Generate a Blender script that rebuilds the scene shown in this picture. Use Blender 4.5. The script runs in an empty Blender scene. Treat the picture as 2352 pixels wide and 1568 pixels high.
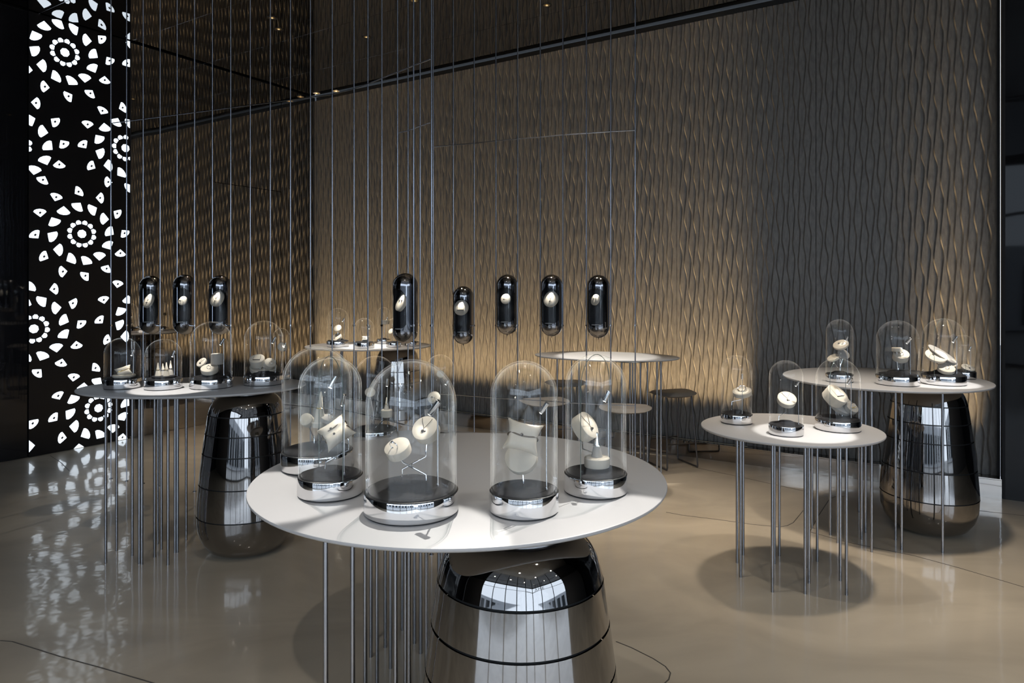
import bpy, math, random
import numpy as np
from mathutils import Vector, Matrix
random.seed(7)
PI = math.pi
SC = bpy.context.scene
COL = SC.collection

# ------------------------------------------------------------------ camera
F, CX, HY, EYE = 1568.0, 1176.0, 658.0, 1.6        # focal length in px of a 2352 px frame, principal point, eye height
cam = bpy.data.objects.new('camera', bpy.data.cameras.new('camera'))
COL.objects.link(cam)
cam.data.sensor_width = 36.0
cam.data.lens = 24.0
cam.data.shift_y = -(784.0 - HY) / 2352.0
cam.data.clip_start = 0.05
cam.location = (0, 0, EYE)
cam.rotation_euler = (PI / 2, 0, 0)
SC.camera = cam

# ------------------------------------------------------------------ world, exposure
SC.view_settings.view_transform = 'Standard'
SC.view_settings.look = 'None'
SC.view_settings.gamma = 1.0
SC.view_settings.use_curve_mapping = False
SC.view_settings.exposure = 0.35
SC.cycles.max_bounces = 7
SC.cycles.diffuse_bounces = 3
SC.cycles.glossy_bounces = 4
SC.cycles.transparent_max_bounces = 32
SC.cycles.caustics_reflective = False
SC.cycles.caustics_refractive = False
SC.cycles.sample_clamp_indirect = 4.0
SC.cycles.blur_glossy = 0.3
w = bpy.data.worlds.new('overcast_sky')
SC.world = w
w.use_nodes = True
nt = w.node_tree
nt.nodes['Background'].inputs[0].default_value = (0.72, 0.84, 1.0, 1)
nt.nodes['Background'].inputs[1].default_value = 2.4

# room frame: corner C of the two visible walls; u runs along the relief wall, v along the mirror wall
C0 = Vector((-2.69, 9.33, 0))
U = Vector((0.8465, -0.5324, 0))
V = Vector((-0.5324, -0.8465, 0))
CEIL = 4.19
TLEN, SLEN = 13.0, 11.0

def W(t, s, z=0.0):
    return C0 + U * t + V * s + Vector((0, 0, z))

def portal(t0, s0, t1, s1, inward):
    a, b = W(t0, s0, 2.05), W(t1, s1, 2.05)
    L = bpy.data.lights.new('daylight_portal', 'AREA')
    L.shape = 'RECTANGLE'; L.size = (b - a).length; L.size_y = 3.9
    L.cycles.is_portal = True
    o = bpy.data.objects.new('daylight_portal', L); COL.objects.link(o)
    o.location = (a + b) / 2
    n = Vector(inward).normalized(); x = (b - a).normalized(); z = -n; y = z.cross(x)
    o.rotation_euler = Matrix((x, y, z)).transposed().to_euler()
portal(4.0, SLEN, TLEN, SLEN, -V)
portal(TLEN, 4.5, TLEN, SLEN, -U)

def strip_light(t0, t1, power):                      # linear grazer in the slot of the baseboard
    L = bpy.data.lights.new('wall_grazer', 'AREA')
    L.shape = 'RECTANGLE'; L.size = t1 - t0; L.size_y = 0.016
    L.energy = power; L.color = (1.0, 0.71, 0.38); L.spread = math.radians(19)
    o = bpy.data.objects.new('wall_grazer', L); COL.objects.link(o)
    o.location = W((t0 + t1) / 2, 0.068, 0.152)
    d = (Vector((0, 0, 1)) * math.cos(math.radians(0.5)) - V * math.sin(math.radians(0.5))).normalized()
    z = -d; x = U; y = z.cross(x)
    o.rotation_euler = Matrix((x, y, z)).transposed().to_euler()
strip_light(0.05, 5.75, 70.0)
strip_light(7.1, 7.5, 4.0)

def spot_light(name, loc, target, power, angle, color=(1, .93, .82), radius=0.02, blend=0.3):
    L = bpy.data.lights.new(name, 'SPOT')
    L.energy = power; L.spot_size = math.radians(angle); L.spot_blend = blend
    L.shadow_soft_size = radius; L.color = color
    o = bpy.data.objects.new(name, L); COL.objects.link(o)
    o.location = loc
    o.rotation_euler = (Vector(target) - Vector(loc)).to_track_quat('-Z', 'Y').to_euler()
    return o

# ------------------------------------------------------------------ projection helpers
def P(px, py, d):
    return Vector(((px - CX) / F * d, d, EYE - (py - HY) / F * d))
def onz(px, py, z=0.0):
    return P(px, py, F * (EYE - z) / (py - HY))
def wall_hit(px, py, s=0.0):                         # mirror-wall plane is t = 0
    k = (px - CX) / F
    n = U; p0 = C0 + U * s
    dirv = Vector((k, 1, -(py - HY) / F))
    o = Vector((0, 0, EYE))
    q = (p0 - o).dot(n) / dirv.dot(n)
    return o + dirv * q

# ------------------------------------------------------------------ materials
MATS = {}
def mat(name, base=(.5, .5, .5), rough=.5, metal=0.0, coat=0.0, coat_rough=.05, emit=None, estr=0, spec=.5):
    m = bpy.data.materials.new(name); m.use_nodes = True
    b = m.node_tree.nodes['Principled BSDF']
    b.inputs['Base Color'].default_value = (*base, 1)
    b.inputs['Roughness'].default_value = rough
    b.inputs['Metallic'].default_value = metal
    b.inputs['Specular IOR Level'].default_value = spec
    b.inputs['Coat Weight'].default_value = coat
    b.inputs['Coat Roughness'].default_value = coat_rough
    if emit:
        b.inputs['Emission Color'].default_value = (*emit, 1)
        b.inputs['Emission Strength'].default_value = estr
    MATS[name] = m
    return m
def nodes(m): return m.node_tree.nodes, m.node_tree.links, m.node_tree.nodes['Principled BSDF']
def noise_color(m, scale, c1, c2, detail=4, stretch=None, distortion=0.0, lo=.35, hi=.65):
    n, l, b = nodes(m)
    tc = n.new('ShaderNodeTexCoord'); mp = n.new('ShaderNodeMapping'); t = n.new('ShaderNodeTexNoise'); r = n.new('ShaderNodeValToRGB')
    l.new(tc.outputs['Object'], mp.inputs[0]); l.new(mp.outputs[0], t.inputs['Vector'])
    if stretch: mp.inputs['Scale'].default_value = stretch
    t.inputs['Scale'].default_value = scale; t.inputs['Detail'].default_value = detail; t.inputs['Distortion'].default_value = distortion
    r.color_ramp.elements[0].position = lo; r.color_ramp.elements[1].position = hi
    r.color_ramp.elements[0].color = (*c1, 1); r.color_ramp.elements[1].color = (*c2, 1)
    l.new(t.outputs['Fac'], r.inputs[0]); l.new(r.outputs[0], b.inputs['Base Color'])
    return mp
def noise_bump(m, scale, strength, dist=.01, detail=2, stretch=None, coat=False):
    n, l, b = nodes(m)
    tc = n.new('ShaderNodeTexCoord'); mp = n.new('ShaderNodeMapping'); t = n.new('ShaderNodeTexNoise'); bp = n.new('ShaderNodeBump')
    l.new(tc.outputs['Object'], mp.inputs[0]); l.new(mp.outputs[0], t.inputs['Vector'])
    if stretch: mp.inputs['Scale'].default_value = stretch
    t.inputs['Scale'].default_value = scale; t.inputs['Detail'].default_value = detail
    bp.inputs['Strength'].default_value = strength; bp.inputs['Distance'].default_value = dist
    l.new(t.outputs['Fac'], bp.inputs['Height']); l.new(bp.outputs[0], b.inputs['Normal'])
    if coat: l.new(bp.outputs[0], b.inputs['Coat Normal'])

mat('white_top', (.50, .50, .51), .42)
mat('table_under', (.42, .42, .42), .5)
mat('steel_leg', (.34, .35, .38), .22, 1)
mat('rod_steel', (.40, .43, .50), .25, 1)
mat('smoked_chrome', (.31, .297, .288), .03, 1)
noise_bump(MATS['smoked_chrome'], 3.0, .03, .02)
mat('groove', (.02, .02, .02), .4)
mat('chrome', (.86, .86, .87), .03, 1)
mat('black_chrome', (.30, .30, .315), .035, 1)
mat('pad_black', (.013, .013, .015), .85, spec=.2)
noise_bump(MATS['pad_black'], 400, .2, .001)
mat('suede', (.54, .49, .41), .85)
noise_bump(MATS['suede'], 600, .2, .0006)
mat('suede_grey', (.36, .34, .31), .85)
mat('gold', (.85, .60, .22), .2, 1)
mat('silver', (.80, .80, .80), .15, 1)
mat('dark_metal', (.10, .09, .08), .3, 1)
mat('cord', (.10, .075, .05), .7)
mat('liner_black', (.012, .012, .014), .5)
mat('shelf_grey', (.45, .45, .47), .5)
mat('lamp_steel', (.65, .67, .70), .2, 1)
mat('lamp_lens', (.9, .9, .9), .4, emit=(1, .95, .85), estr=12)
mat('seat_grey', (.17, .16, .15), .6)
mat('stool_steel', (.14, .14, .15), .35, 1)
mat('panel_black', (.006, .006, .008), .35)
mat('petal_light', (.8, .85, .9), .5, emit=(.80, .90, 1.0), estr=1.5)
mat('petal_mark', (.05, .05, .06), .5)
mat('mirror_bronze', (.42, .405, .39), .012, 1)
noise_bump(MATS['mirror_bronze'], 2.2, .035, .035, detail=1, stretch=(1, 1, .35))
mat('gap_black', (.01, .01, .01), .6)
mat('ceiling_gloss', (.32, .315, .31), .012, 1)
noise_bump(MATS['ceiling_gloss'], 2.0, .025, .03, detail=1)
mat('joint_metal', (.55, .58, .65), .2, 1)
mat('black_glass', (.008, .008, .009), .03, spec=.16)
noise_bump(MATS['black_glass'], 2.0, .06, .03, detail=1)
mat('skirting_bronze', (.46, .42, .38), .06, 1)
mat('led_diffuser', (.8, .75, .6), .5)
mat('floor_joint', (.10, .09, .08), .5)
mat('dark_wall', (.10, .10, .105), .5)
mat('mullion', (.04, .04, .045), .4)
mat('lettering', (.012, .012, .014), .5)
mat('pavement', (.22, .22, .22), .8)
mat('seam_glass', (.12, .16, .15), .15, spec=.8)
mat('plate_brushed', (.62, .58, .50), .25, 1)
mat('downlight_gold', (.9, .7, .35), .3, 1)
mat('downlight_glow', (1, .8, .5), .4, emit=(1, .75, .42), estr=.5)
mat('facade', (.42, .44, .47), .7)
mat('facade_window', (.03, .035, .04), .1)
mat('edge_dark', (.03, .03, .032), .8, spec=.1)
mat('smoked_glass', (.010, .010, .012), .03, spec=.6)
noise_bump(MATS['smoked_glass'], 2.0, .05, .03, detail=1)
mat('sign_white', (.8, .8, .8), .5)

m = mat('relief_stone', (.3, .28, .25), .5)
noise_color(m, 60, (.122, .114, .104), (.180, .170, .156), detail=6, stretch=(1, 1, .25))
noise_bump(m, 220, .25, .002, detail=3)

m = mat('floor_resin', (.4, .35, .28), .34, coat=.85, coat_rough=.07, spec=.45)
n, l, b = nodes(m)
tc = n.new('ShaderNodeTexCoord')
mp = n.new('ShaderNodeMapping'); mp.inputs['Scale'].default_value = (1.0, 1.7, 1)
mp.inputs['Rotation'].default_value = (0, 0, .5)
t1 = n.new('ShaderNodeTexNoise'); t1.inputs['Scale'].default_value = .9; t1.inputs['Detail'].default_value = 5; t1.inputs['Distortion'].default_value = 1.6
r1 = n.new('ShaderNodeValToRGB')
r1.color_ramp.elements[0].position = .3; r1.color_ramp.elements[0].color = (.47, .405, .315, 1)
r1.color_ramp.elements[1].position = .72; r1.color_ramp.elements[1].color = (.66, .575, .45, 1)
l.new(tc.outputs['Object'], mp.inputs[0]); l.new(mp.outputs[0], t1.inputs['Vector']); l.new(t1.outputs['Fac'], r1.inputs[0]); l.new(r1.outputs[0], b.inputs['Base Color'])
t2 = n.new('ShaderNodeTexNoise'); t2.inputs['Scale'].default_value = 7.0; t2.inputs['Detail'].default_value = 2
bp = n.new('ShaderNodeBump'); bp.inputs['Strength'].default_value = .12; bp.inputs['Distance'].default_value = .012
l.new(tc.outputs['Object'], t2.inputs['Vector']); l.new(t2.outputs['Fac'], bp.inputs['Height'])
l.new(bp.outputs[0], b.inputs['Normal']); l.new(bp.outputs[0], b.inputs['Coat Normal'])

def glass(name, lo=.03, power=3.6, gain=1.0):        # thin clear glass shell: barely visible face-on, catching light along the rim
    m = bpy.data.materials.new(name); m.use_nodes = True
    n, l = m.node_tree.nodes, m.node_tree.links
    n.remove(n['Principled BSDF']); out = n['Material Output']
    lw = n.new('ShaderNodeLayerWeight'); lw.inputs['Blend'].default_value = .5
    pw = n.new('ShaderNodeMath'); pw.operation = 'POWER'; pw.inputs[1].default_value = power
    ma = n.new('ShaderNodeMath'); ma.operation = 'MULTIPLY_ADD'; ma.inputs[1].default_value = gain - lo; ma.inputs[2].default_value = lo
    p2 = n.new('ShaderNodeMath'); p2.operation = 'POWER'; p2.inputs[1].default_value = 9.0
    mc = n.new('ShaderNodeMix'); mc.data_type = 'RGBA'; mc.inputs[6].default_value = (.985, .99, .99, 1); mc.inputs[7].default_value = (.42, .47, .46, 1)
    gc = n.new('ShaderNodeMix'); gc.data_type = 'RGBA'; gc.inputs[6].default_value = (0, 0, 0, 1); gc.inputs[7].default_value = (1, 1, 1, 1)
    tr = n.new('ShaderNodeBsdfTransparent'); gl = n.new('ShaderNodeBsdfGlossy'); gl.inputs['Roughness'].default_value = .0
    ad = n.new('ShaderNodeAddShader')
    l.new(lw.outputs['Facing'], pw.inputs[0]); l.new(pw.outputs[0], ma.inputs[0]); l.new(ma.outputs[0], gc.inputs[0]); l.new(gc.outputs[2], gl.inputs['Color'])
    l.new(lw.outputs['Facing'], p2.inputs[0]); l.new(p2.outputs[0], mc.inputs[0]); l.new(mc.outputs[2], tr.inputs['Color'])
    l.new(tr.outputs[0], ad.inputs[0]); l.new(gl.outputs[0], ad.inputs[1]); l.new(ad.outputs[0], out.inputs[0])
    MATS[name] = m
glass('dome_glass')
glass('pane_glass', .05, 5.0)

# ------------------------------------------------------------------ mesh builder
class MB:
    def __init__(s): s.v = []; s.f = []; s.mi = []
    def add(s, vs, fs, mi=0):
        o = len(s.v); s.v += [tuple(p) for p in vs]; s.f += [tuple(i + o for i in f) for f in fs]; s.mi += [mi] * len(fs)
        return s
    def box(s, c, size, x=Vector((1, 0, 0)), y=Vector((0, 1, 0)), z=Vector((0, 0, 1)), mi=0):
        c = Vector(c); hx, hy, hz = [k / 2 for k in size]
        vs = [c + x * (a * hx) + y * (b * hy) + z * (d * hz) for d in (-1, 1) for b in (-1, 1) for a in (-1, 1)]
        return s.add(vs, [(0, 2, 3, 1), (4, 5, 7, 6), (0, 1, 5, 4), (2, 6, 7, 3), (0, 4, 6, 2), (1, 3, 7, 5)], mi)
    def lathe(s, prof, c=(0, 0, 0), axis=(0, 0, 1), seg=32, sx=1.0, sy=1.0, xdir=None, mi=0, cap=True):
        c = Vector(c); z = Vector(axis).normalized()
        x = Vector(xdir) if xdir else (Vector((1, 0, 0)) if abs(z.x) < .9 else Vector((0, 1, 0)))
        x = (x - z * x.dot(z)).normalized(); y = z.cross(x)
        vs = []; fs = []
        for r, h in prof:
            for k in range(seg):
                a = 2 * PI * k / seg
                vs.append(c + x * (r * sx * math.cos(a)) + y * (r * sy * math.sin(a)) + z * h)
        for i in range(len(prof) - 1):
            for k in range(seg):
                k2 = (k + 1) % seg
                fs.append((i * seg + k, i * seg + k2, (i + 1) * seg + k2, (i + 1) * seg + k))
        if cap:
            if prof[0][0] > 1e-6: fs.append(tuple(range(seg - 1, -1, -1)))
            if prof[-1][0] > 1e-6: fs.append(tuple((len(prof) - 1) * seg + k for k in range(seg)))
        return s.add(vs, fs, mi)
    def tube(s, pts, r, seg=8, closed=False, mi=0):
        pts = [Vector(p) for p in pts]; n = len(pts); vs = []; fs = []
        up = None
        for i, p in enumerate(pts):
            a = pts[(i - 1) % n] if (closed or i > 0) else p
            b = pts[(i + 1) % n] if (closed or i < n - 1) else p
            d = (b - a).normalized()
            if up is None or abs(up.dot(d)) > .98:
                up = Vector((0, 0, 1)) if abs(d.z) < .9 else Vector((1, 0, 0))
            x = (up - d * up.dot(d)).normalized(); y = d.cross(x); up = x
            rr = r[i] if isinstance(r, (list, tuple)) else r
            for k in range(seg):
                an = 2 * PI * k / seg
                vs.append(p + x * (rr * math.cos(an)) + y * (rr * math.sin(an)))
        m = n if closed else n - 1
        for i in range(m):
            j = (i + 1) % n
            for k in range(seg):
                k2 = (k + 1) % seg
                fs.append((i * seg + k, i * seg + k2, j * seg + k2, j * seg + k))
        if not closed:
            fs.append(tuple(range(seg - 1, -1, -1))); fs.append(tuple((n - 1) * seg + k for k in range(seg)))
        return s.add(vs, fs, mi)
    def prism(s, poly, origin, x, y, z, depth, mi=0):  # polygon in (x, y) pushed along z
        n = len(poly); o = Vector(origin)
        vs = [o + x * a + y * b for a, b in poly] + [o + x * a + y * b + z * depth for a, b in poly]
        fs = [tuple(range(n - 1, -1, -1)), tuple(range(n, 2 * n))] + [(i, (i + 1) % n, n + (i + 1) % n, n + i) for i in range(n)]
        return s.add(vs, fs, mi)
    def build(s, name, mats, parent=None, origin=None, smooth=True, angle=38):
        o0 = Vector(origin) if origin is not None else (parent_origin(parent) if parent else Vector((0, 0, 0)))
        me = bpy.data.meshes.new(name)
        me.from_pydata([(p[0] - o0.x, p[1] - o0.y, p[2] - o0.z) for p in s.v], [], s.f)
        mats = mats if isinstance(mats, (list, tuple)) else [mats]
        for mname in mats: me.materials.append(MATS[mname])
        if len(mats) > 1: me.polygons.foreach_set('material_index', s.mi)
        if smooth:
            me.polygons.foreach_set('use_smooth', [True] * len(me.polygons))
            me.set_sharp_from_angle(angle=math.radians(angle))
        me.update()
        ob = bpy.data.objects.new(name, me); COL.objects.link(ob)
        ORIG[ob.name] = o0
        if parent:
            ob.parent = parent
            ob.location = o0 - parent_origin(parent)
        else:
            ob.location = o0
        return ob
ORIG = {}
def parent_origin(o): return ORIG.get(o.name, Vector((0, 0, 0)))
def thing(name, label, cat, loc, group=None, kind=None):
    o = bpy.data.objects.new(name, None); COL.objects.link(o); o.location = loc; o.empty_display_size = .05
    ORIG[o.name] = Vector(loc)
    return tag(o, label, cat, group, kind)
def tag(o, label=None, cat=None, group=None, kind=None):
    if label: o['label'] = label
    if cat: o['category'] = cat
    if group: o['group'] = group
    if kind: o['kind'] = kind
    return o
def structure(o, label=None):
    o['kind'] = 'structure'
    if label: o['label'] = label
    return o
Z = Vector((0, 0, 1))

# ------------------------------------------------------------------ floor, ceiling, walls
fl = MB(); fl.box(W(TLEN / 2, SLEN / 2, -.05), (TLEN + .6, SLEN + .6, .1), U, V)
floor = structure(fl.build('floor', 'floor_resin', smooth=False), 'polished beige resin floor with thin dark joints')
joints = [
    [(0, 1471), (28, 1473), (70, 1486), (140, 1508), (235, 1534), (350, 1568), (430, 1592)],
    [(1415, 1473), (1450, 1487), (1500, 1512), (1528, 1530), (1540, 1545), (1536, 1560), (1520, 1575)],
    [(1530, 1176), (1568, 1183), (1650, 1193), (1728, 1204), (1790, 1210), (1808, 1207), (1822, 1200), (1845, 1172)],
    [(1860, 1221), (1880, 1184), (1905, 1146), (1918, 1140), (1940, 1139)],
    [(1860, 1221), (1950, 1246), (2100, 1276), (2200, 1303), (2352, 1348)],
    [(1590, 1072), (1700, 1095), (1845, 1127)],
    [(2245, 1172), (2352, 1184)],
    [(115, 1046), (140, 1062), (160, 1082)],
]
for j in joints:
    pts = [onz(x, y, 0) for x, y in j]
    mb = MB(); hw = .0028
    vs = []; fs = []
    for i, p in enumerate(pts):
        d = (pts[min(i + 1, len(pts) - 1)] - pts[max(i - 1, 0)]).normalized(); nn = Vector((-d.y, d.x, 0)) * hw
        vs += [p + nn + Z * .0002, p - nn + Z * .0002, p + nn + Z * .0010, p - nn + Z * .0010]
    for i in range(len(pts) - 1):
        a, b = i * 4, i * 4 + 4
        fs += [(a + 2, a + 3, b + 3, b + 2), (a, a + 2, b + 2, b), (a + 1, b + 1, b + 3, a + 3)]
    mb.add(vs, fs); mb.build('floor_joint', 'floor_joint', floor, smooth=False)

cl = MB(); cl.box(W(TLEN / 2, SLEN / 2, CEIL + .13), (TLEN + .6, SLEN + .6, .2), U, V)
ceiling = structure(cl.build('ceiling', 'gap_black', smooth=False), 'black high-gloss panelled ceiling mirroring the relief wall')
edges = [.055, .79, 1.65, 2.51, 3.37, 4.23, 5.1, 6.0, 6.9, 7.8, 8.7, 9.6, 10.5, SLEN]
for a, b in zip(edges[:-1], edges[1:]):
    mb = MB(); mb.box(W(TLEN / 2 - .03, (a + b) / 2, CEIL + .004), (TLEN, b - a - .007, .008), U, V)
    mb.build('ceiling_panel', 'ceiling_gloss', ceiling, smooth=False)
    if a > .1:
        mb = MB(); mb.box(W(TLEN / 2, a, CEIL + .008), (TLEN - .03, .006, .014), U, V)
        mb.build('ceiling_joint', 'joint_metal', ceiling, smooth=False)

# relief wall: vertical ribs whose edges sway so neighbouring ribs swell in turn
RIB = .0445
WT = 7.63
wr = MB(); wr.box(W(WT / 2, -.075, CEIL / 2), (WT, .11, CEIL), U, V)
wall_right = structure(wr.build('wall_right', 'gap_black', smooth=False), 'tall carved wall of rippling grey-brown vertical ribs lit warm from below')
seams = [0.0, 1.30, 2.56, 3.82, 5.07, 6.33, WT]
zN = 130
z0, z1 = .14, CEIL - .06
def rib_edge(i, z):
    rnd = math.sin(i * 12.9898) * 43758.5453; rnd -= math.floor(rnd)
    ph = (PI if i % 2 else 0) + rnd * .7
    amp = .0098 + .0022 * math.sin(i * .7 + z * .9)
    q = 2 * PI * z / .44 + ph + .16 * i + .8 * math.sin(i * .11)
    return i * RIB - amp * math.sin(q + .45 * math.sin(q))
FW, RH = .0105, .0115                                # flank width and rib height; the faces are plumb, only the edges sway
def face_h(i, t): return RH * (1.0 - .80 * (t - i * RIB) / RIB)
for a, b in zip(seams[:-1], seams[1:]):
    i0, i1 = int(round(a / RIB)), int(round(b / RIB))
    zs = np.linspace(z0, z1, zN + 1); cols = []
    for i in range(i0, i1):
        ea = [rib_edge(i, z) for z in zs]; eb = [rib_edge(i + 1, z) for z in zs]
        if i == i0: ea = [i * RIB + .0015] * len(zs)
        if i == i1 - 1: eb = [(i + 1) * RIB + FW - .0015] * len(zs)
        top = [(e, face_h(i, e)) for e in ea]
        cols.append([(e - .0012, h - .0016) for e, h in top] if i > i0 else [(e, .001) for e, h in top])
        cols.append([(e + .0006, h) for e, h in top])
        cols.append([(e + .0030, face_h(i, e + .003)) for e, h in top])
        cols.append([(e * .45 + f * .55, face_h(i, e * .45 + f * .55) + .0008) for e, f in zip(ea, eb)])
        cols.append([(f - FW - .003, face_h(i, f - FW - .003)) for f in eb])
        cols.append([(f - FW, face_h(i, f - FW) - .0018) for f in eb])
    M_ = zN + 1
    vs = [tuple(W(t, h, z)) for col_ in cols for (t, h), z in zip(col_, zs)]
    fs = [(c * M_ + k, c * M_ + k + 1, (c + 1) * M_ + k + 1, (c + 1) * M_ + k) for c in range(len(cols) - 1) for k in range(zN)]
    mb = MB(); mb.add(vs, fs)
    mb.build('wall_panel', 'relief_stone', wall_right, angle=45)

bb = MB()
bb.box(W(WT / 2, .135, .068), (WT, .012, .136), U, V)
bb.box(W(WT / 2, .111, .142), (WT, .060, .008), U, V)
bb.box(W(WT / 2, .042, .138), (WT, .030, .008), U, V)
bb.box(W(WT / 2, .035, .07), (WT, .01, .136), U, V)
baseboard = structure(bb.build('baseboard_right', 'skirting_bronze', smooth=False), 'polished bronze baseboard with a light slot under the relief wall')
mb = MB(); mb.box(W(2.9, .068, .14), (5.7, .02, .012), U, V); mb.build('light_diffuser', 'led_diffuser', baseboard, smooth=False)
mb = MB(); mb.box(W(7.3, .068, .14), (.4, .02, .012), U, V); mb.build('light_diffuser', 'led_diffuser', baseboard, smooth=False)
# metal edge where the relief wall ends, then a black glass panel a hand's breadth forward
mb = MB(); mb.box(W(WT + .012, .06, CEIL / 2), (.02, .16, CEIL), U, V)
structure(mb.build('trim_1', 'edge_dark', smooth=False), 'thin dark metal edge ending the relief wall')
mb = MB(); mb.box(W((WT + .022 + TLEN) / 2, .13, CEIL / 2), (TLEN - WT - .022, .02, CEIL), U, V)
structure(mb.build('wall_far_right', 'black_glass', smooth=False), 'black mirror glass panel at the right edge')

# mirror wall (t = 0): tinted panels, concealed door, light panel, black glass
wl = MB(); wl.box(W(-.06, SLEN / 2, CEIL / 2), (.06, SLEN, CEIL), U, V)
wall_left = structure(wl.build('wall_left', 'gap_black', smooth=False), 'bronze-tinted mirror wall reflecting the ribs')
def mirror_panel(s0, s1, za, zb, material, name='mirror_panel', parent=None, g=.003):
    mb = MB(); mb.box(W(-.015, (s0 + s1) / 2, (za + zb) / 2), (.03, s1 - s0 - 2 * g, zb - za - 2 * g), U, V)
    return mb.build(name, material, parent or wall_left, origin=W(0, s0, za), smooth=False)
mirror_panel(0, .567, 0, CEIL - .014, 'mirror_bronze')
mirror_panel(.567, 1.555, 2.83, CEIL - .014, 'mirror_bronze')
mirror_panel(1.555, 2.52, 0, CEIL - .014, 'mirror_bronze')
mirror_panel(3.47, 4.9, 0, CEIL - .014, 'smoked_glass')
mirror_panel(4.9, 6.6, 0, CEIL - .014, 'smoked_glass')
mirror_panel(6.6, 8.8, 0, CEIL - .014, 'smoked_glass')
mirror_panel(8.8, SLEN, 0, CEIL - .014, 'smoked_glass')
mb = MB(); mb.box(W(-.015, 1.061, 1.413), (.03, .982, 2.826), U, V)
door = structure(mb.build('door_1', 'mirror_bronze', origin=W(0, .567, 0), smooth=False), 'flush mirrored door concealed in the bronze mirror wall')
mb = MB(); mb.box(W(.006, 2.515, CEIL / 2), (.014, .008, CEIL - .05), U, V)
structure(mb.build('trim_2', 'mullion', smooth=False), 'thin dark strip between mirror wall and lit panel')

# storefront behind the camera
SPOST = [4.0, 5.8, 7.6, 9.4, 11.2, TLEN]
mb = MB(); mb.box(W(2.0, SLEN + .05, CEIL / 2), (4.0, .1, CEIL), U, V); structure(mb.build('wall_front', 'dark_wall', smooth=False), 'dark solid wall beside the shop window behind the viewer')
mb = MB(); mb.box(W(TLEN + .05, 2.25, CEIL / 2), (.1, 4.5, CEIL), U, V); structure(mb.build('wall_side', 'dark_wall', smooth=False), 'dark solid side wall beyond the right edge')
def window(n_, p0, p1, ax, nrm):
    mid = (p0 + p1) / 2; L = (p1 - p0).length
    fr = MB(); k = .05
    fr.box(mid + Z * .03, (L, .09, .06), ax, nrm); fr.box(mid + Z * (CEIL - .06), (L, .09, .12), ax, nrm); fr.box(mid + Z * 3.0, (L, .07, .06), ax, nrm)
    fr.box(p0 + ax * k / 2 + Z * CEIL / 2, (k, .1, CEIL), ax, nrm); fr.box(p1 - ax * k / 2 + Z * CEIL / 2, (k, .1, CEIL), ax, nrm)
    w_ = structure(fr.build('window_%d' % n_, 'mullion', smooth=False), 'tall shop window bay with dark frame, number %d along the storefront' % n_)
    g = MB(); g.box(mid + Z * 1.5, (L - .1, .012, 2.9), ax, nrm); g.build('pane', 'pane_glass', w_, smooth=False)
    g = MB(); g.box(mid + Z * 3.55, (L - .1, .012, 1.0), ax, nrm); g.build('pane', 'pane_glass', w_, smooth=False)
wn = 1
for a, b in zip(SPOST[:-1], SPOST[1:]):
    window(wn, W(a, SLEN), W(b, SLEN), U, V); wn += 1
SS = [4.5, 6.6, 8.8, SLEN]
for a, b in zip(SS[:-1], SS[1:]):
    window(wn, W(TLEN, a), W(TLEN, b), V, U); wn += 1
for q_, (c_, sz_, ax_, ay_) in enumerate(((W(9, 25, 1.5), (34, 2, 3.0), U, V), (W(27, 4, 1.5), (2, 30, 3.0), U, V))):
    mb = MB(); mb.box(c_, sz_, ax_, ay_)
    bd = mb.build('building', 'facade', origin=(c_.x, c_.y, 0), smooth=False)
    tag(bd, ('long pale building across the street behind the viewer', 'pale building across the side street, outside the view')[q_], 'building')
    for k_ in range(12):
        mb = MB()
        if q_ == 0: mb.box(W(-5 + k_ * 2.6, 23.97, 1.3), (1.7, .1, 2.2), U, V)
        else: mb.box(W(25.97, -9 + k_ * 2.4, 1.3), (.1, 1.5, 2.2), U, V)
        mb.build('window', 'facade_window', bd, smooth=False)
mb = MB(); mb.box(W(10, 12, -.16), (60, 60, .1), U, V)
structure(mb.build('ground', 'pavement', smooth=False), 'grey pavement outside the shop windows')

# lettering stuck to the outside of the shop window, seen right way round in the polished pot
def letters():
    cu = bpy.data.curves.new('lettering', 'FONT'); cu.body = '\u00c2ME'; cu.size = SIGN_SIZE; cu.extrude = .004; cu.space_character = 1.15
    cu.align_x = 'CENTER'
    tmp = bpy.data.objects.new('tmp', cu); COL.objects.link(tmp)
    dg = bpy.context.evaluated_depsgraph_get(); me = bpy.data.meshes.new_from_object(tmp.evaluated_get(dg))
    bpy.data.objects.remove(tmp)
    me.materials.clear(); me.materials.append(MATS['lettering'])
    o = bpy.data.objects.new('window_lettering', me); COL.objects.link(o)
    o.location = SIGN_LOC; o.rotation_euler = SIGN_ROT
    o['kind'] = 'structure'; o['label'] = 'dark capital letters on the shop window, mirrored in the nearest pot'
SIGN_SIZE = 1.08
SIGN_LOC = W(TLEN + .03, 9.25, 3.1)
SIGN_ROT = Matrix((-V, Z, U)).transposed().to_euler()
letters()

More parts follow.
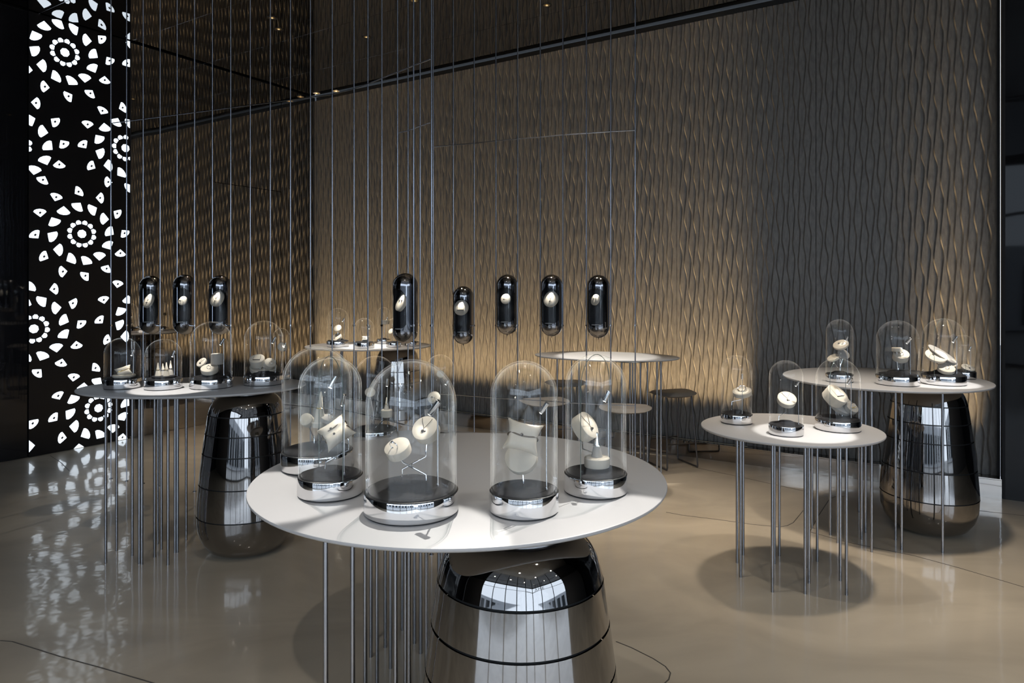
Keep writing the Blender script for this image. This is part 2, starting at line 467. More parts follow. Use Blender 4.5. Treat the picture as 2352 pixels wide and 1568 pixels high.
# ------------------------------------------------------------------ lit panel with flower pattern
PS0, PS1, PZ1 = 2.52, 3.465, CEIL - .008
PT = .010
lp = thing('light_panel', 'black backlit wall panel with glowing white flower and fan pattern', 'light panel', W(PT, (PS0 + PS1) / 2, 0))
mb = MB(); mb.box(W(PT / 2 - .004, (PS0 + PS1) / 2, PZ1 / 2 + .002), (PT + .006, PS1 - PS0 - .004, PZ1 - .002), U, V)
mb.build('backing', 'panel_black', lp, smooth=False)
def clip(poly):
    for axis, lim, sgn in ((0, PS0 + .004, 1), (0, PS1 - .004, -1), (1, .004, 1), (1, PZ1 - .002, -1)):
        out = []
        for i in range(len(poly)):
            a, b = poly[i - 1], poly[i]
            da, db = (a[axis] - lim) * sgn, (b[axis] - lim) * sgn
            if (da >= 0) != (db >= 0):
                k = da / (da - db); out.append((a[0] + (b[0] - a[0]) * k, a[1] + (b[1] - a[1]) * k))
            if db >= 0: out.append(b)
        poly = out
        if len(poly) < 3: return None
    return poly
def to_sz(px, py):
    p = wall_hit(px, py, PT); return (p - C0).dot(V), p.z
def piece(poly, name, mark=None):
    # s runs to the LEFT in the picture, so mirror the local x
    poly = clip(poly)
    if not poly: return
    area = sum(poly[i - 1][0] * poly[i][1] - poly[i][0] * poly[i - 1][1] for i in range(len(poly)))
    if abs(area) < .0004: return
    if area > 0: poly = poly[::-1]
    mb = MB(); mb.prism(poly, C0 + U * PT, V, Z, U, .003)
    if mark and PS0 + .02 < mark[0] < PS1 - .02 and .02 < mark[1] < PZ1 - .02:
        mb.box(C0 + U * (PT + .0033) + V * mark[0] + Z * mark[1], (.0014, .016, .021), U, (V * .8 + Z * .6), (Z * .8 - V * .6), mi=1)
        mb.build(name, ['petal_light', 'petal_mark'], lp, smooth=False)
    else:
        mb.build(name, 'petal_light', lp, smooth=False)
def fan(cs, cz, ang, k=1.0, wide=1.0):
    a = math.radians(ang - 90)
    pts = [(0, .050), (-.036, .020), (-.063, -.006)]
    for i in range(1, 6):
        q = PI * i / 6; pts.append((-.063 * math.cos(q), -.006 - .032 * math.sin(q)))
    pts += [(.063, -.006), (.036, .020)]
    out = []
    for x, y in pts:
        x *= k * wide; y = (y - .004) * k
        X = x * math.cos(a) - y * math.sin(a); Y = x * math.sin(a) + y * math.cos(a)
        out.append((cs - X, cz + Y))
    return out
def fans(lst, ox, oy, sc):
    for x, y, ang in lst:
        s, z = to_sz(ox + x / sc, oy + y / sc)
        piece(fan(s, z, ang, .88), 'fan_petal', (s, z))
fans([(968, 218, 180), (968, 500, 145), (1070, 780, 130), (1010, 1030, 92), (240, 1115, 0), (545, 1238, 35), (825, 1200, 60), (125, 1325, 182), (980, 1425, 250),
      (1240, 1385, 205), (165, 130, 80), (1320, 365, 180), (1330, 560, 180), (1300, 815, 310), (20, 890, 0)], 60, 0, 5.6)
fans([(370, 165, 150), (790, 200, 270), (480, 450, 130), (735, 460, 310), (425, 715, 95), (840, 735, 335), (215, 912, 65), (1055, 940, 0), (672, 1065, 215),
      (385, 1135, 255), (950, 1145, 182), (178, 1335, 275), (1170, 1345, 150), (1320, 1010, 35)], 60, 250, 5.6)
fans([(108, 205, 310), (1180, 185, 130), (215, 465, 335), (1130, 425, 90), (440, 645, 5), (710, 695, 40), (965, 610, 65), (1100, 795, 260), (335, 855, 188),
      (560, 1025, 160), (930, 985, 280), (655, 1270, 130), (885, 1230, 310), (975, 1465, 340), (50, 830, 215)], 60, 500, 5.228)
fans([(625, 120, 95), (435, 340, 75), (860, 405, 215), (145, 462, 45), (590, 520, 260), (397, 750, 290), (345, 1025, 315), (80, 1092, 135), (447, 1270, 350),
      (48, 1375, 0), (655, 1395, 90), (1195, 1265, 80)], 60, 770, 5.408)
for px, py, off in ((149, 120.5, 12), (288, 340, 20), (188, 537, 8), (77.6, 755, 15), (226.4, 937, 2), (36, 329, 4), (332, 732, 10)):
    s, z = to_sz(px, py)
    if PS0 < s < PS1 or True:
        piece([(s + .042 * math.cos(PI * k / 4 + .2) * (1 if k % 1 == 0 else .9), z + .042 * math.sin(PI * k / 4 + .2)) for k in range(8)], 'flower_centre')
    for k in range(12):
        a = 2 * PI * k / 12 + math.radians(off + 8)
        R_ = .112
        c = (s - R_ * math.cos(a), z + R_ * math.sin(a))
        pts = []
        for x, y in ((-.020, -.016), (.020, -.016), (.025, .006), (.010, .024), (-.010, .024), (-.025, .006)):
            X = x * math.cos(a - PI / 2) - y * math.sin(a - PI / 2); Y = x * math.sin(a - PI / 2) + y * math.cos(a - PI / 2)
            pts.append((c[0] - X, c[1] + Y))
        piece(pts, 'small_petal')
    for k in range(12):
        ad = 360 * k / 12 + off
        a = math.radians(ad); R_ = .272
        piece(fan(s - R_ * math.cos(a), z + R_ * math.sin(a), ad - 40, .98, .98), 'ring_petal')

# ------------------------------------------------------------------ tables
ENV = [(0, .150), (.006, .185), (.03, .225), (.085, .262), (.15, .281), (.237, .286), (.423, .277), (.605, .259), (.722, .242), (.834, .221), (.865, .213), (.89, .204), (.912, .190), (.93, .171), (.944, .146), (.952, .11)]
def env(z): return float(np.interp(z, [e[0] for e in ENV], [e[1] for e in ENV]))
def env_s(z):
    if z < .2 or z > .84: return env(z)
    return .2865 - .0655 * max(0, (z - .2) / .634) ** 1.45
def pot(parent, c):
    x, y = c
    rings = [(z_, env_s(z_)) for z_ in (.237, .423, .605, .722, .834)]
    cuts = [.003] + [r_[0] for r_ in rings] + [.952]
    g = MB()
    for za, ra in rings: g.lathe([(ra - .012, za - .007), (ra - .007, za - .006), (ra - .007, za + .006), (ra - .012, za + .007)], (x, y, 0), seg=64)
    pt = g.build('pot', 'groove', parent, origin=(x, y, 0))
    mb = MB(); mb.lathe([(.15, .0), (.155, .004), (.15, .008)], (x, y, 0), seg=48)
    mb.build('foot_ring', 'groove', pt)
    for za, zb in zip(cuts[:-1], cuts[1:]):
        if za < .01: zz = [.003, .006, .015, .03, .055, .085, .115, .15, .19, zb - .0035]
        elif zb > .94: zz = [za + .0035, .85, .865, .878, .89, .901, .912, .921, .93, .937, .944, .952]
        else: zz = list(np.linspace(za + .0035, zb - .0035, 9))
        b_ = [(env_s(z_), z_) for z_ in zz]
        mb = MB(); mb.lathe(b_, (x, y, 0), seg=96, cap=False); mb.build('pot_band', 'smoked_chrome', pt, angle=50)
    mb = MB(); mb.lathe([(.125, .945), (.132, .949), (.132, .962), (.128, .966)], (x, y, 0), seg=48); mb.build('top_plate', 'steel_leg', parent)

def table(label, c, a, b, rot, zt, legs, potc=None, plate=None, legr=.0078, group='round white display tables'):
    root = thing('display_table', label, 'table', (c[0], c[1], 0), group)
    cr, sr = math.cos(math.radians(rot)), math.sin(math.radians(rot))
    xd = (cr, sr, 0)
    pr = [(.94, -.016), (.985, -.014), (.997, -.010), (1.0, -.006), (.9985, -.0015), (.994, 0)]
    mb = MB(); mb.lathe([(r, zt + h) for r, h in pr], (c[0], c[1], 0), seg=112, sx=a, sy=b, xdir=xd)
    mb.build('tabletop', 'white_top', root, angle=50)
    for lx, ly in legs:
        m2 = MB(); m2.tube([(lx, ly, 0), (lx, ly, zt - .014)], legr, 12)
        leg = m2.build('leg', 'steel_leg', root)
    if potc: pot(root, potc)
    if plate:
        m2 = MB(); m2.lathe([(plate[2] - .008, zt - .040), (plate[2], zt - .036), (plate[2], zt - .018), (plate[2] - .008, zt - .0145)], (plate[0], plate[1], 0), seg=56)
        m2.build('top_plate', 'plate_brushed', root)
    return root
def legs_px(lst): return [tuple(onz(x, y, 0).xy) for x, y in lst]
ZT = .98
front_legs = [((748 - CX) / F * 1.93, 1.93), ((810 - CX) / F * 2.03, 2.03), ((839 - CX) / F * 2.42, 2.42), ((909 - CX) / F * 2.06, 2.06),
              ((932 - CX) / F * 2.30, 2.30), ((940 - CX) / F * 2.12, 2.12), ((866 - CX) / F * 2.62, 2.62), ((980 - CX) / F * 2.45, 2.45), ((1015 - CX) / F * 2.5, 2.5)]
T_FRONT = table('large round white table on banded chrome pot, nearest the viewer', (-.168, 2.259), .667, .643, 0, ZT, front_legs, potc=(.022, 1.825))
low_legs = legs_px([(852, 1508), (866, 1465), (885, 1486), (897, 1534), (924, 1446), (952, 1477), (966, 1500), (981, 1454), (1008, 1460), (1024, 1490), (1040, 1515), (1060, 1470)])
ZL = .86
table('low white table mostly hidden behind the nearest table', (-.42, 3.03), .50, .50, 0, ZL, low_legs, plate=(-.42, 3.03, .16))
left_legs = legs_px([(243, 1293), (268, 1264), (304, 1276), (320, 1294), (326, 1296), (355, 1279), (363, 1249), (371, 1261), (386, 1297), (402, 1269), (408, 1268), (428, 1240)])
table('oval white table on chrome pot in front of the glowing panel', (-1.985, 4.27), .675, .435, 6, ZT, left_legs, potc=((567 - CX) / F * 4.19, 4.19))
rf_legs = legs_px([(1693, 1292), (1701, 1325), (1707, 1274), (1774, 1359), (1779, 1294), (1790, 1276), (1849, 1363), (1854, 1303), (1858, 1339), (1877, 1289), (1930, 1333), (1944, 1366)])
ZR = .80
table('low oval white table on thin legs only, right of the nearest table', (1.575, 3.87), .487, .445, -6, ZR, rf_legs, plate=(1.50, 3.80, .21))
rb_legs = legs_px([(1865, 1212), (1907, 1228), (1924, 1246), (1973, 1176), (1979, 1238), (1988, 1223), (2002, 1267), (2057, 1240), (2071, 1262), (2165, 1269)])
table('round white table on chrome pot near the right wall end', (2.52, 4.64), .635, .615, 0, ZT, rb_legs, potc=((2132 - CX) / F * 4.53, 4.53))
table('white display table farthest back in the mirrored corner', (-1.51, 7.2), .655, .53, 5, ZT,
      [(-1.86, 7.0), (-1.80, 7.25), (-1.74, 6.95), (-1.70, 7.35), (-1.64, 7.08), (-1.58, 6.92), (-1.55, 7.3), (-1.48, 7.1), (-1.9, 7.2)], potc=(-1.21, 7.22), plate=(-1.62, 7.1, .16))
table('empty beige-lit round table ringed by bar stools beside the relief wall', (.842, 6.14), .65, .385, -17, ZT,
      [((x - CX) / F * d, d) for x, d in ((1280, 6.2), (1313, 6.35), (1330, 6.1), (1428, 6.0), (1447, 6.15), (1453, 5.98), (1459, 6.2), (1471, 6.05), (1487, 6.1), (1509, 5.78), (1518, 5.82))],
      plate=(1.06, 6.06, .17))

# ------------------------------------------------------------------ bar stools
def stool(label, x, y, rz):
    root = thing('bar_stool', label, 'stool', (x, y, 0), 'bar stools at the empty table')
    ca, sa = math.cos(rz), math.sin(rz)
    def L(a, b, z): return Vector((x + a * ca - b * sa, y + a * sa + b * ca, z))
    vs = []; fs = []; N, K = 40, 7
    for side in (1, -1):
        for k in range(K):
            q = k / (K - 1)
            for i in range(N):
                an = 2 * PI * i / N
                ex = abs(math.cos(an)) ** .7 * math.copysign(1, math.cos(an)); ey = abs(math.sin(an)) ** .7 * math.copysign(1, math.sin(an))
                a_, b_ = .205 * ex * q, .165 * ey * q
                dish = .010 * (a_ / .205) ** 2 - .008 * (b_ / .165) ** 2
                edge = .024 * (1 - q ** 8)
                vs.append(L(a_, b_, .645 + dish + (edge if side > 0 else -edge * .8)))
    for sd in range(2):
        o = sd * K * N
        for k in range(K - 1):
            for i in range(N):
                j = (i + 1) % N
                f = (o + k * N + i, o + (k + 1) * N + i, o + (k + 1) * N + j, o + k * N + j)
                fs.append(f if sd == 0 else f[::-1])
    mb = MB(); mb.add(vs, fs); mb.build('seat', 'seat_grey', root, angle=60)
    for sx in (-1, 1):
        for sy in (-1, 1):
            mb = MB(); mb.tube([L(sx * .13, sy * .10, .63), L(sx * .155, sy * .155, .03), L(sx * .157, sy * .150, .010)], .0075, 8); mb.build('leg', 'stool_steel', root)
        mb = MB(); mb.tube([L(sx * .157, -.15, .0085), L(sx * .157, .15, .0085)], .0075, 8); mb.build('runner', 'stool_steel', root)
    for sy in (-1, 1):
        mb = MB(); mb.tube([L(-.147, sy * .137, .22), L(.147, sy * .137, .22)], .006, 8); mb.build('footrest', 'stool_steel', root)
stool('grey saddle-seat bar stool farthest right of the empty table', 1.44, 6.12, .35)
stool('grey bar stool with seat in front of the empty table, right of centre', .89, 5.36, -.2)
stool('grey bar stool left of the empty table, seen through glass domes', .27, 5.66, .3)
stool('grey bar stool half hidden behind the empty table', .53, 6.75, .1)

# ------------------------------------------------------------------ rods and ties
def rod(label, grp, px, d, clampz=None):
    x = (px - CX) / F * d
    root = thing('suspension_rod', label, 'rod', (x, d, 0), grp)
    mb = MB(); mb.tube([(x, d, .0), (x, d, CEIL + .001)], .0048, 8); mb.build('pole', 'rod_steel', root)
    mb = MB(); mb.lathe([(.006, 0), (.014, .0), (.014, .004), (.006, .006)], (x, d, 0), seg=12); mb.build('foot', 'rod_steel', root)
    zc = EYE - (747 - HY) / F * d
    mb = MB(); mb.tube([(x, d, zc - .006), (x, d, zc + .006)], .0085, 8); mb.build('collar', 'chrome', root)
    return (x, d)
LZ, RZ = 2.96, 2.765
def dl(y, z): return (z - EYE) * F / (HY - y)
left_px = [(255, 283), (291, 278.3), (329, 273.4), (368, 268.3), (407, 263.2), (447, 258), (488, 252.7), (530, 247.3), (575, 241.4), (621, 235.4), (667, 229.4), (713, 223.5), (763, 216.5),
           (813, 204), (845, 193), (877, 180), (913, 166), (950, 150.5), (991, 135)]
ORD = ['first', 'second', 'third', 'fourth', 'fifth', 'sixth', 'seventh', 'eighth', 'ninth', 'tenth', 'eleventh', 'twelfth', 'thirteenth', 'fourteenth', 'fifteenth', 'sixteenth', 'seventeenth', 'eighteenth', 'nineteenth']
lp_ = [rod('thin steel rod, %s from the left in the long curved row at left' % ORD[k_], 'steel rods of the curved left row', x, dl(y, LZ)) for k_, (x, y) in enumerate(left_px)]
right_px = [(995, 337), (1041, 333), (1089, 329), (1139, 323.5), (1189, 319), (1241, 315), (1293, 310), (1347, 306), (1403, 302), (1459, 299)]
rp_ = [rod('thin steel rod, %s from the left in the row before the ribbed wall' % ORD[k_], 'steel rods of the right row', x, dl(y, RZ)) for k_, (x, y) in enumerate(right_px)]
mp_ = [rod(lab_, 'steel rods between the rows', x, d) for x, d, lab_ in ((937, 5.10, 'thin steel rod passing behind the largest hanging capsule'), (965, 4.96, 'thin steel rod just right of the largest hanging capsule'))]
def tie(label, pts, z, r=.0042):
    o = MB().tube([(x, y, z) for x, y in pts], r, 8)
    ob = o.build('tie_bar', 'rod_steel', origin=(pts[0][0], pts[0][1], z)); tag(ob, label, 'tie bar')
tie('thin steel bar linking the left row of rods near the ceiling', lp_, LZ)
tie('thin steel bar linking the right row of rods across the ribbed wall', rp_, RZ)
tie('low steel bar linking the left row of rods at table height', lp_, .735)
tie('low steel bar linking the right row of rods behind the nearest table', rp_, .71)
tie('short bright steel bar above the tallest hanging capsule', [((913 - CX) / F * 5.19, 5.19)] + mp_ + [((991 - CX) / F * 4.84, 4.84)], RZ)

# ------------------------------------------------------------------ hanging capsules
def disc_mesh(c, n, r, th, up=None, seg=40):
    mb = MB(); e = min(.0011, r * .05)
    mb.lathe([(r * .9, -th), (r * .97, -th + e), (r, -e * 1.5), (r - e * .4, -e * .4), (r - e, 0), (r * .4, .0004)], c, n, seg)
    return mb
def facing(az, el, c):                               # az: degrees turned to the right of looking at the viewer
    base = Vector((-c.x, -c.y, 0)).normalized(); a = math.radians(az); e = math.radians(el)
    right = Vector((-base.y, base.x, 0))
    h = base * math.cos(a) + right * math.sin(a)
    return (h * math.cos(e) + Z * math.sin(e)).normalized()
def basis(n):
    x = Z.cross(n)
    x = Vector((1, 0, 0)) if x.length < 1e-3 else x.normalized()
    return x, n.cross(x).normalized()               # x right on the face, y up on the face
def jewel(kind, c, n, r, label, sc=1.0):
    x, y = basis(n)
    def S(a, b, h=.0016): return c + x * (a * r) + y * (b * r) + n * h
    if kind == 'necklace':
        root = thing('necklace', label, 'necklace', S(0, 0))
        mb = MB()
        pts = [S(.55 * math.cos(t) - .0, .55 * math.sin(t) + .25) for t in np.linspace(PI * .98, PI * 1.45, 7)]
        mb.tube([S(-.42, .75), S(-.3, .45), S(-.02, -.02), S(0, -.22)], .0007 * sc, 5); mb.tube([S(.42, .75), S(.3, .45), S(.02, -.02)], .0007 * sc, 5)
        mb.build('chain', 'dark_metal', root)
        mb = MB(); mb.lathe([(0, 0), (.0035 * sc, .001), (.0048 * sc, .003), (.003 * sc, .006), (0, .0068)], S(-.02, -.32, .0005), n, 12)
        mb.lathe([(0, 0), (.002 * sc, .001), (.0028 * sc, .002), (0, .005)], S(.16, -.32, .0005), n, 10)
        mb.build('pendant', 'dark_metal', root)
    elif kind == 'bar_necklace':
        root = thing('necklace', label, 'necklace', S(0, 0))
        mb = MB(); mb.tube([S(-.45, .6), S(-.45, -.3)], .0007, 5); mb.tube([S(.45, .6), S(.45, -.3)], .0007, 5); mb.build('chain', 'silver', root)
        mb = MB(); mb.tube([S(-.47, -.32), S(.47, -.32)], .0025, 8); mb.build('pendant', 'dark_metal', root)
    elif kind == 'ring':
        root = thing('ring', label, 'ring', S(0, -.2))
        R_ = .011 * sc; cc = S(0, -.25, R_ * .8)
        mb = MB(); mb.tube([cc + x * (R_ * math.cos(t)) + n * (R_ * math.sin(t)) for t in np.linspace(0, 2 * PI, 25)[:-1]], .0016 * sc, 8, True); mb.build('band', 'silver', root)
        mb = MB(); mb.lathe([(0, -.003 * sc), (.004 * sc, 0), (.003 * sc, .0028 * sc), (0, .003 * sc)], cc + n * R_, n, 8); mb.build('stone', 'chrome', root, angle=10)
    elif kind == 'earrings':
        for sx in (-.28, .28):
            root = thing('earring', ('left ' if sx < 0 else 'right ') + label.replace('small ', ''), 'earring', S(sx, 0), label)
            mb = MB(); mb.tube([S(sx, .1, .003) + x * (.005 * sc * math.cos(t)) + y * (.005 * sc * math.sin(t)) for t in np.linspace(0, 2 * PI, 17)[:-1]], .0014 * sc, 6, True); mb.build('hoop', 'dark_metal', root)
            mb = MB(); mb.lathe([(0, 0), (.003 * sc, .001), (.002 * sc, .003), (0, .004)], S(sx, -.05, .001), n, 8); mb.build('stone', 'silver', root)
    elif kind == 'bracelet':
        root = thing('bracelet', label, 'bracelet', S(0, 0))
        R_ = .026 * sc; cc = S(0, .05, R_ * .55)
        ax = (n * .6 + y * .8).normalized()
        mb = MB(); mb.tube([cc + x * (R_ * math.cos(t)) + ax * (R_ * .8 * math.sin(t)) for t in np.linspace(0, 2 * PI, 33)[:-1]], .0028 * sc, 8, True); mb.build('band', 'silver', root)
        mb = MB()
        for t in np.linspace(PI * 1.2, PI * 1.8, 5): mb.lathe([(0, -.004), (.004 * sc, 0), (0, .004)], cc + x * (R_ * math.cos(t)) + ax * (R_ * .8 * math.sin(t)) + n * .002, n, 8)
        mb.build('charm', 'gold', root)

def capsule(px, y0, y1, wpx, d, open_az, half, label, disc, dlabel, jk, jlabel):
    """disc: (px, py, r_px, az, el)"""
    cx_, R_, L_ = (px - CX) / F * d, wpx / 2 * d / F, (y1 - y0) * d / F
    zt, zb = EYE - (y0 - HY) / F * d, EYE - (y1 - HY) / F * d
    root = thing('hanging_capsule', label, 'display capsule', (cx_, d, zb), 'polished capsules held between rods')
    axis = Vector((cx_, d, 0)); fdir = facing(open_az, 0, axis); a0 = math.atan2(fdir.y, fdir.x)
    NT, rows = 96, []
    for k in range(15): q = PI / 2 * k / 14; rows.append((R_ * math.sin(q), zb + R_ - R_ * math.cos(q)))
    for k in range(1, 40): rows.append((R_, zb + R_ + (zt - zb - 2 * R_) * k / 40))
    for k in range(15): q = PI / 2 * k / 14; rows.append((R_ * math.cos(q), zt - R_ + R_ * math.sin(q)))
    vs = [Vector((cx_ + r * math.cos(a0 + 2 * PI * i / NT), d + r * math.sin(a0 + 2 * PI * i / NT), z)) for r, z in rows for i in range(NT)]
    oz0, oz1 = zb + .20 * L_, zt - .21 * L_; hw = math.radians(half)
    shell, glass_ = [], []
    for k in range(len(rows) - 1):
        for i in range(NT):
            j = (i + 1) % NT
            f = (k * NT + i, k * NT + j, (k + 1) * NT + j, (k + 1) * NT + i)
            th = 2 * PI * (i + .5) / NT; th = th - 2 * PI if th > PI else th
            z = (rows[k][1] + rows[k + 1][1]) / 2; arc = th * R_; R2 = hw * R_
            inside = abs(th) < hw and oz0 < z < oz1
            if inside and z > oz1 - R2: inside = (z - (oz1 - R2)) ** 2 + arc ** 2 < R2 ** 2
            if inside and z < oz0 + R2 * .7: inside = ((z - (oz0 + R2 * .7)) / .7) ** 2 + arc ** 2 < R2 ** 2 * 1.05
            (glass_ if inside else shell).append(f)
    mb = MB(); mb.add(vs, shell); mb.build('shell', 'black_chrome', root, angle=60)
    mb = MB(); mb.add(vs, glass_); mb.build('glass_front', 'pane_glass', root, angle=60)
    lz0, lz1, LN = oz0 - .002, oz1 + .012, 30                 # dark half-round lining behind the opening, with floor and roof
    arc_ = [a0 + hw * .96 + (2 * PI - 2 * hw * .96) * i / LN for i in range(LN + 1)]
    lv = [Vector((cx_ + R_ * .95 * math.cos(t), d + R_ * .95 * math.sin(t), z)) for z in (lz0, lz1) for t in arc_]
    lf = [(i, i + 1, LN + 2 + i, LN + 1 + i) for i in range(LN)] + [tuple(range(LN + 1)), tuple(range(LN + 1, 2 * LN + 2))]
    mb = MB(); mb.add(lv, lf); mb.build('liner', 'liner_black', root)
    mb = MB(); mb.lathe([(R_ * .5, oz0 + .004), (R_ * .5, oz0 + .008)], (cx_ + fdir.x * R_ * .38, d + fdir.y * R_ * .38, 0), seg=28); mb.build('shelf', 'shelf_grey', root)
    pz = EYE - (747 - HY) / F * d
    near = sorted(lp_ + rp_, key=lambda q: (q[0] - cx_) ** 2 + (q[1] - d) ** 2)[:2]
    for qx, qy in near:
        q = Vector((qx - cx_, qy - d, 0)); qn = q.normalized(); mb = MB()
        mb.tube([Vector((cx_, d, pz)) + qn * R_ * .985, Vector((cx_, d, pz)) + q], .006, 8); mb.build('clamp', 'chrome', root)
    mb = MB(); mb.tube([(cx_, d, zb + .002), (cx_, d, zb - .012)], .003, 8); mb.build('knob', 'dark_metal', root)
    dx, dy, dr, az, el = disc
    dd = d - R_ * .52
    c = P(dx, dy, dd); n = facing(az, el, c); r = dr * dd / F
    o = Vector((cx_, d, 0)); off = Vector((c.x - cx_, c.y - d, 0))
    if off.length + r * .55 > R_ * .95: 
        k = max(.05, (R_ * .95 - r * .55) / off.length); off *= k; c = Vector((cx_ + off.x, d + off.y, c.z))
    dr_ = thing('jewellery_stand', dlabel, 'display stand', c)
    disc_mesh(c, n, r, r * .35).build('disc', 'suede', dr_)
    back = c - n * r * .3
    MB().tube([back, back + (Vector((cx_, d, c.z)) - back) * .5, Vector((cx_ - fdir.x * R_ * .5, d - fdir.y * R_ * .5, c.z - r)), Vector((cx_ - fdir.x * R_ * .5, d - fdir.y * R_ * .5, oz0 + .002))], .0022, 6).build('stem', 'dark_metal', dr_)
    jewel(jk, c, n, r, jlabel, 1.25)
    hp = Vector((cx_, d, oz1 - .01)) + fdir * R_ * .62
    hb = MB(); hb.tube([hp + Z * .016, hp], .006, 10); hb.build('lamp_head', 'dark_metal', root)
    sp = spot_light('capsule_spotlight', hp - Z * .004, c, 1.1, 75, (1, .95, .86), .004, .5)
    sp.parent = root; sp.matrix_parent_inverse = Matrix.Translation(-Vector(root.location))
caps = [
    (347, 633, 767, 49, 5.55, -28, 62, 'leftmost black mirror capsule hanging before the bronze mirror', (339, 690, 17, -62, 22), 'leftmost'),
    (424, 630, 768, 49, 5.42, -28, 62, 'second capsule from the left, before the bronze mirror', (419, 690, 11, -40, 20), 'second from left'),
    (506, 632, 768, 49, 5.26, -25, 62, 'third capsule from the left, just above the tall glass domes', (496, 685, 19, -50, 20), 'third from left'),
    (931, 627, 789, 58, 4.275, -52, 58, 'largest hanging capsule, its dark opening turned left', (918, 693, 22, -66, 25), 'largest'),
    (1064, 657, 790, 48, 5.62, -16, 58, 'lowest hanging capsule in the right row', (1058, 706, 18, -28, 12), 'lowest right-row'),
    (1165, 630, 768, 50, 5.42, -16, 58, 'second capsule from the left in the right row', (1161, 686, 12, -25, 15), 'second right-row'),
    (1267, 630, 772, 51, 5.28, -16, 58, 'third capsule from the left in the right row', (1264, 686, 19, -35, 18), 'third right-row'),
    (1374.5, 631, 776, 52, 5.16, -18, 58, 'rightmost hanging capsule in the right row', (1366, 688, 13, -48, 15), 'rightmost'),
]
jks = ['necklace', 'ring', 'necklace', 'earrings', 'bar_necklace', 'ring', 'necklace', 'earrings']
jn = {'necklace': 'fine necklace', 'ring': 'small ring', 'earrings': 'small earring', 'bar_necklace': 'bar pendant necklace', 'bracelet': 'bracelet'}
for cdef, jk in zip(caps, jks):
    px, y0, y1, wpx, d, az, half, lab, disc, who = cdef
    capsule(px, y0, y1, wpx, d, az, half, lab, disc, 'oval cream jewellery disc inside the %s hanging capsule' % who, jk, '%s on the cream disc in the %s hanging capsule' % (jn[jk], who))

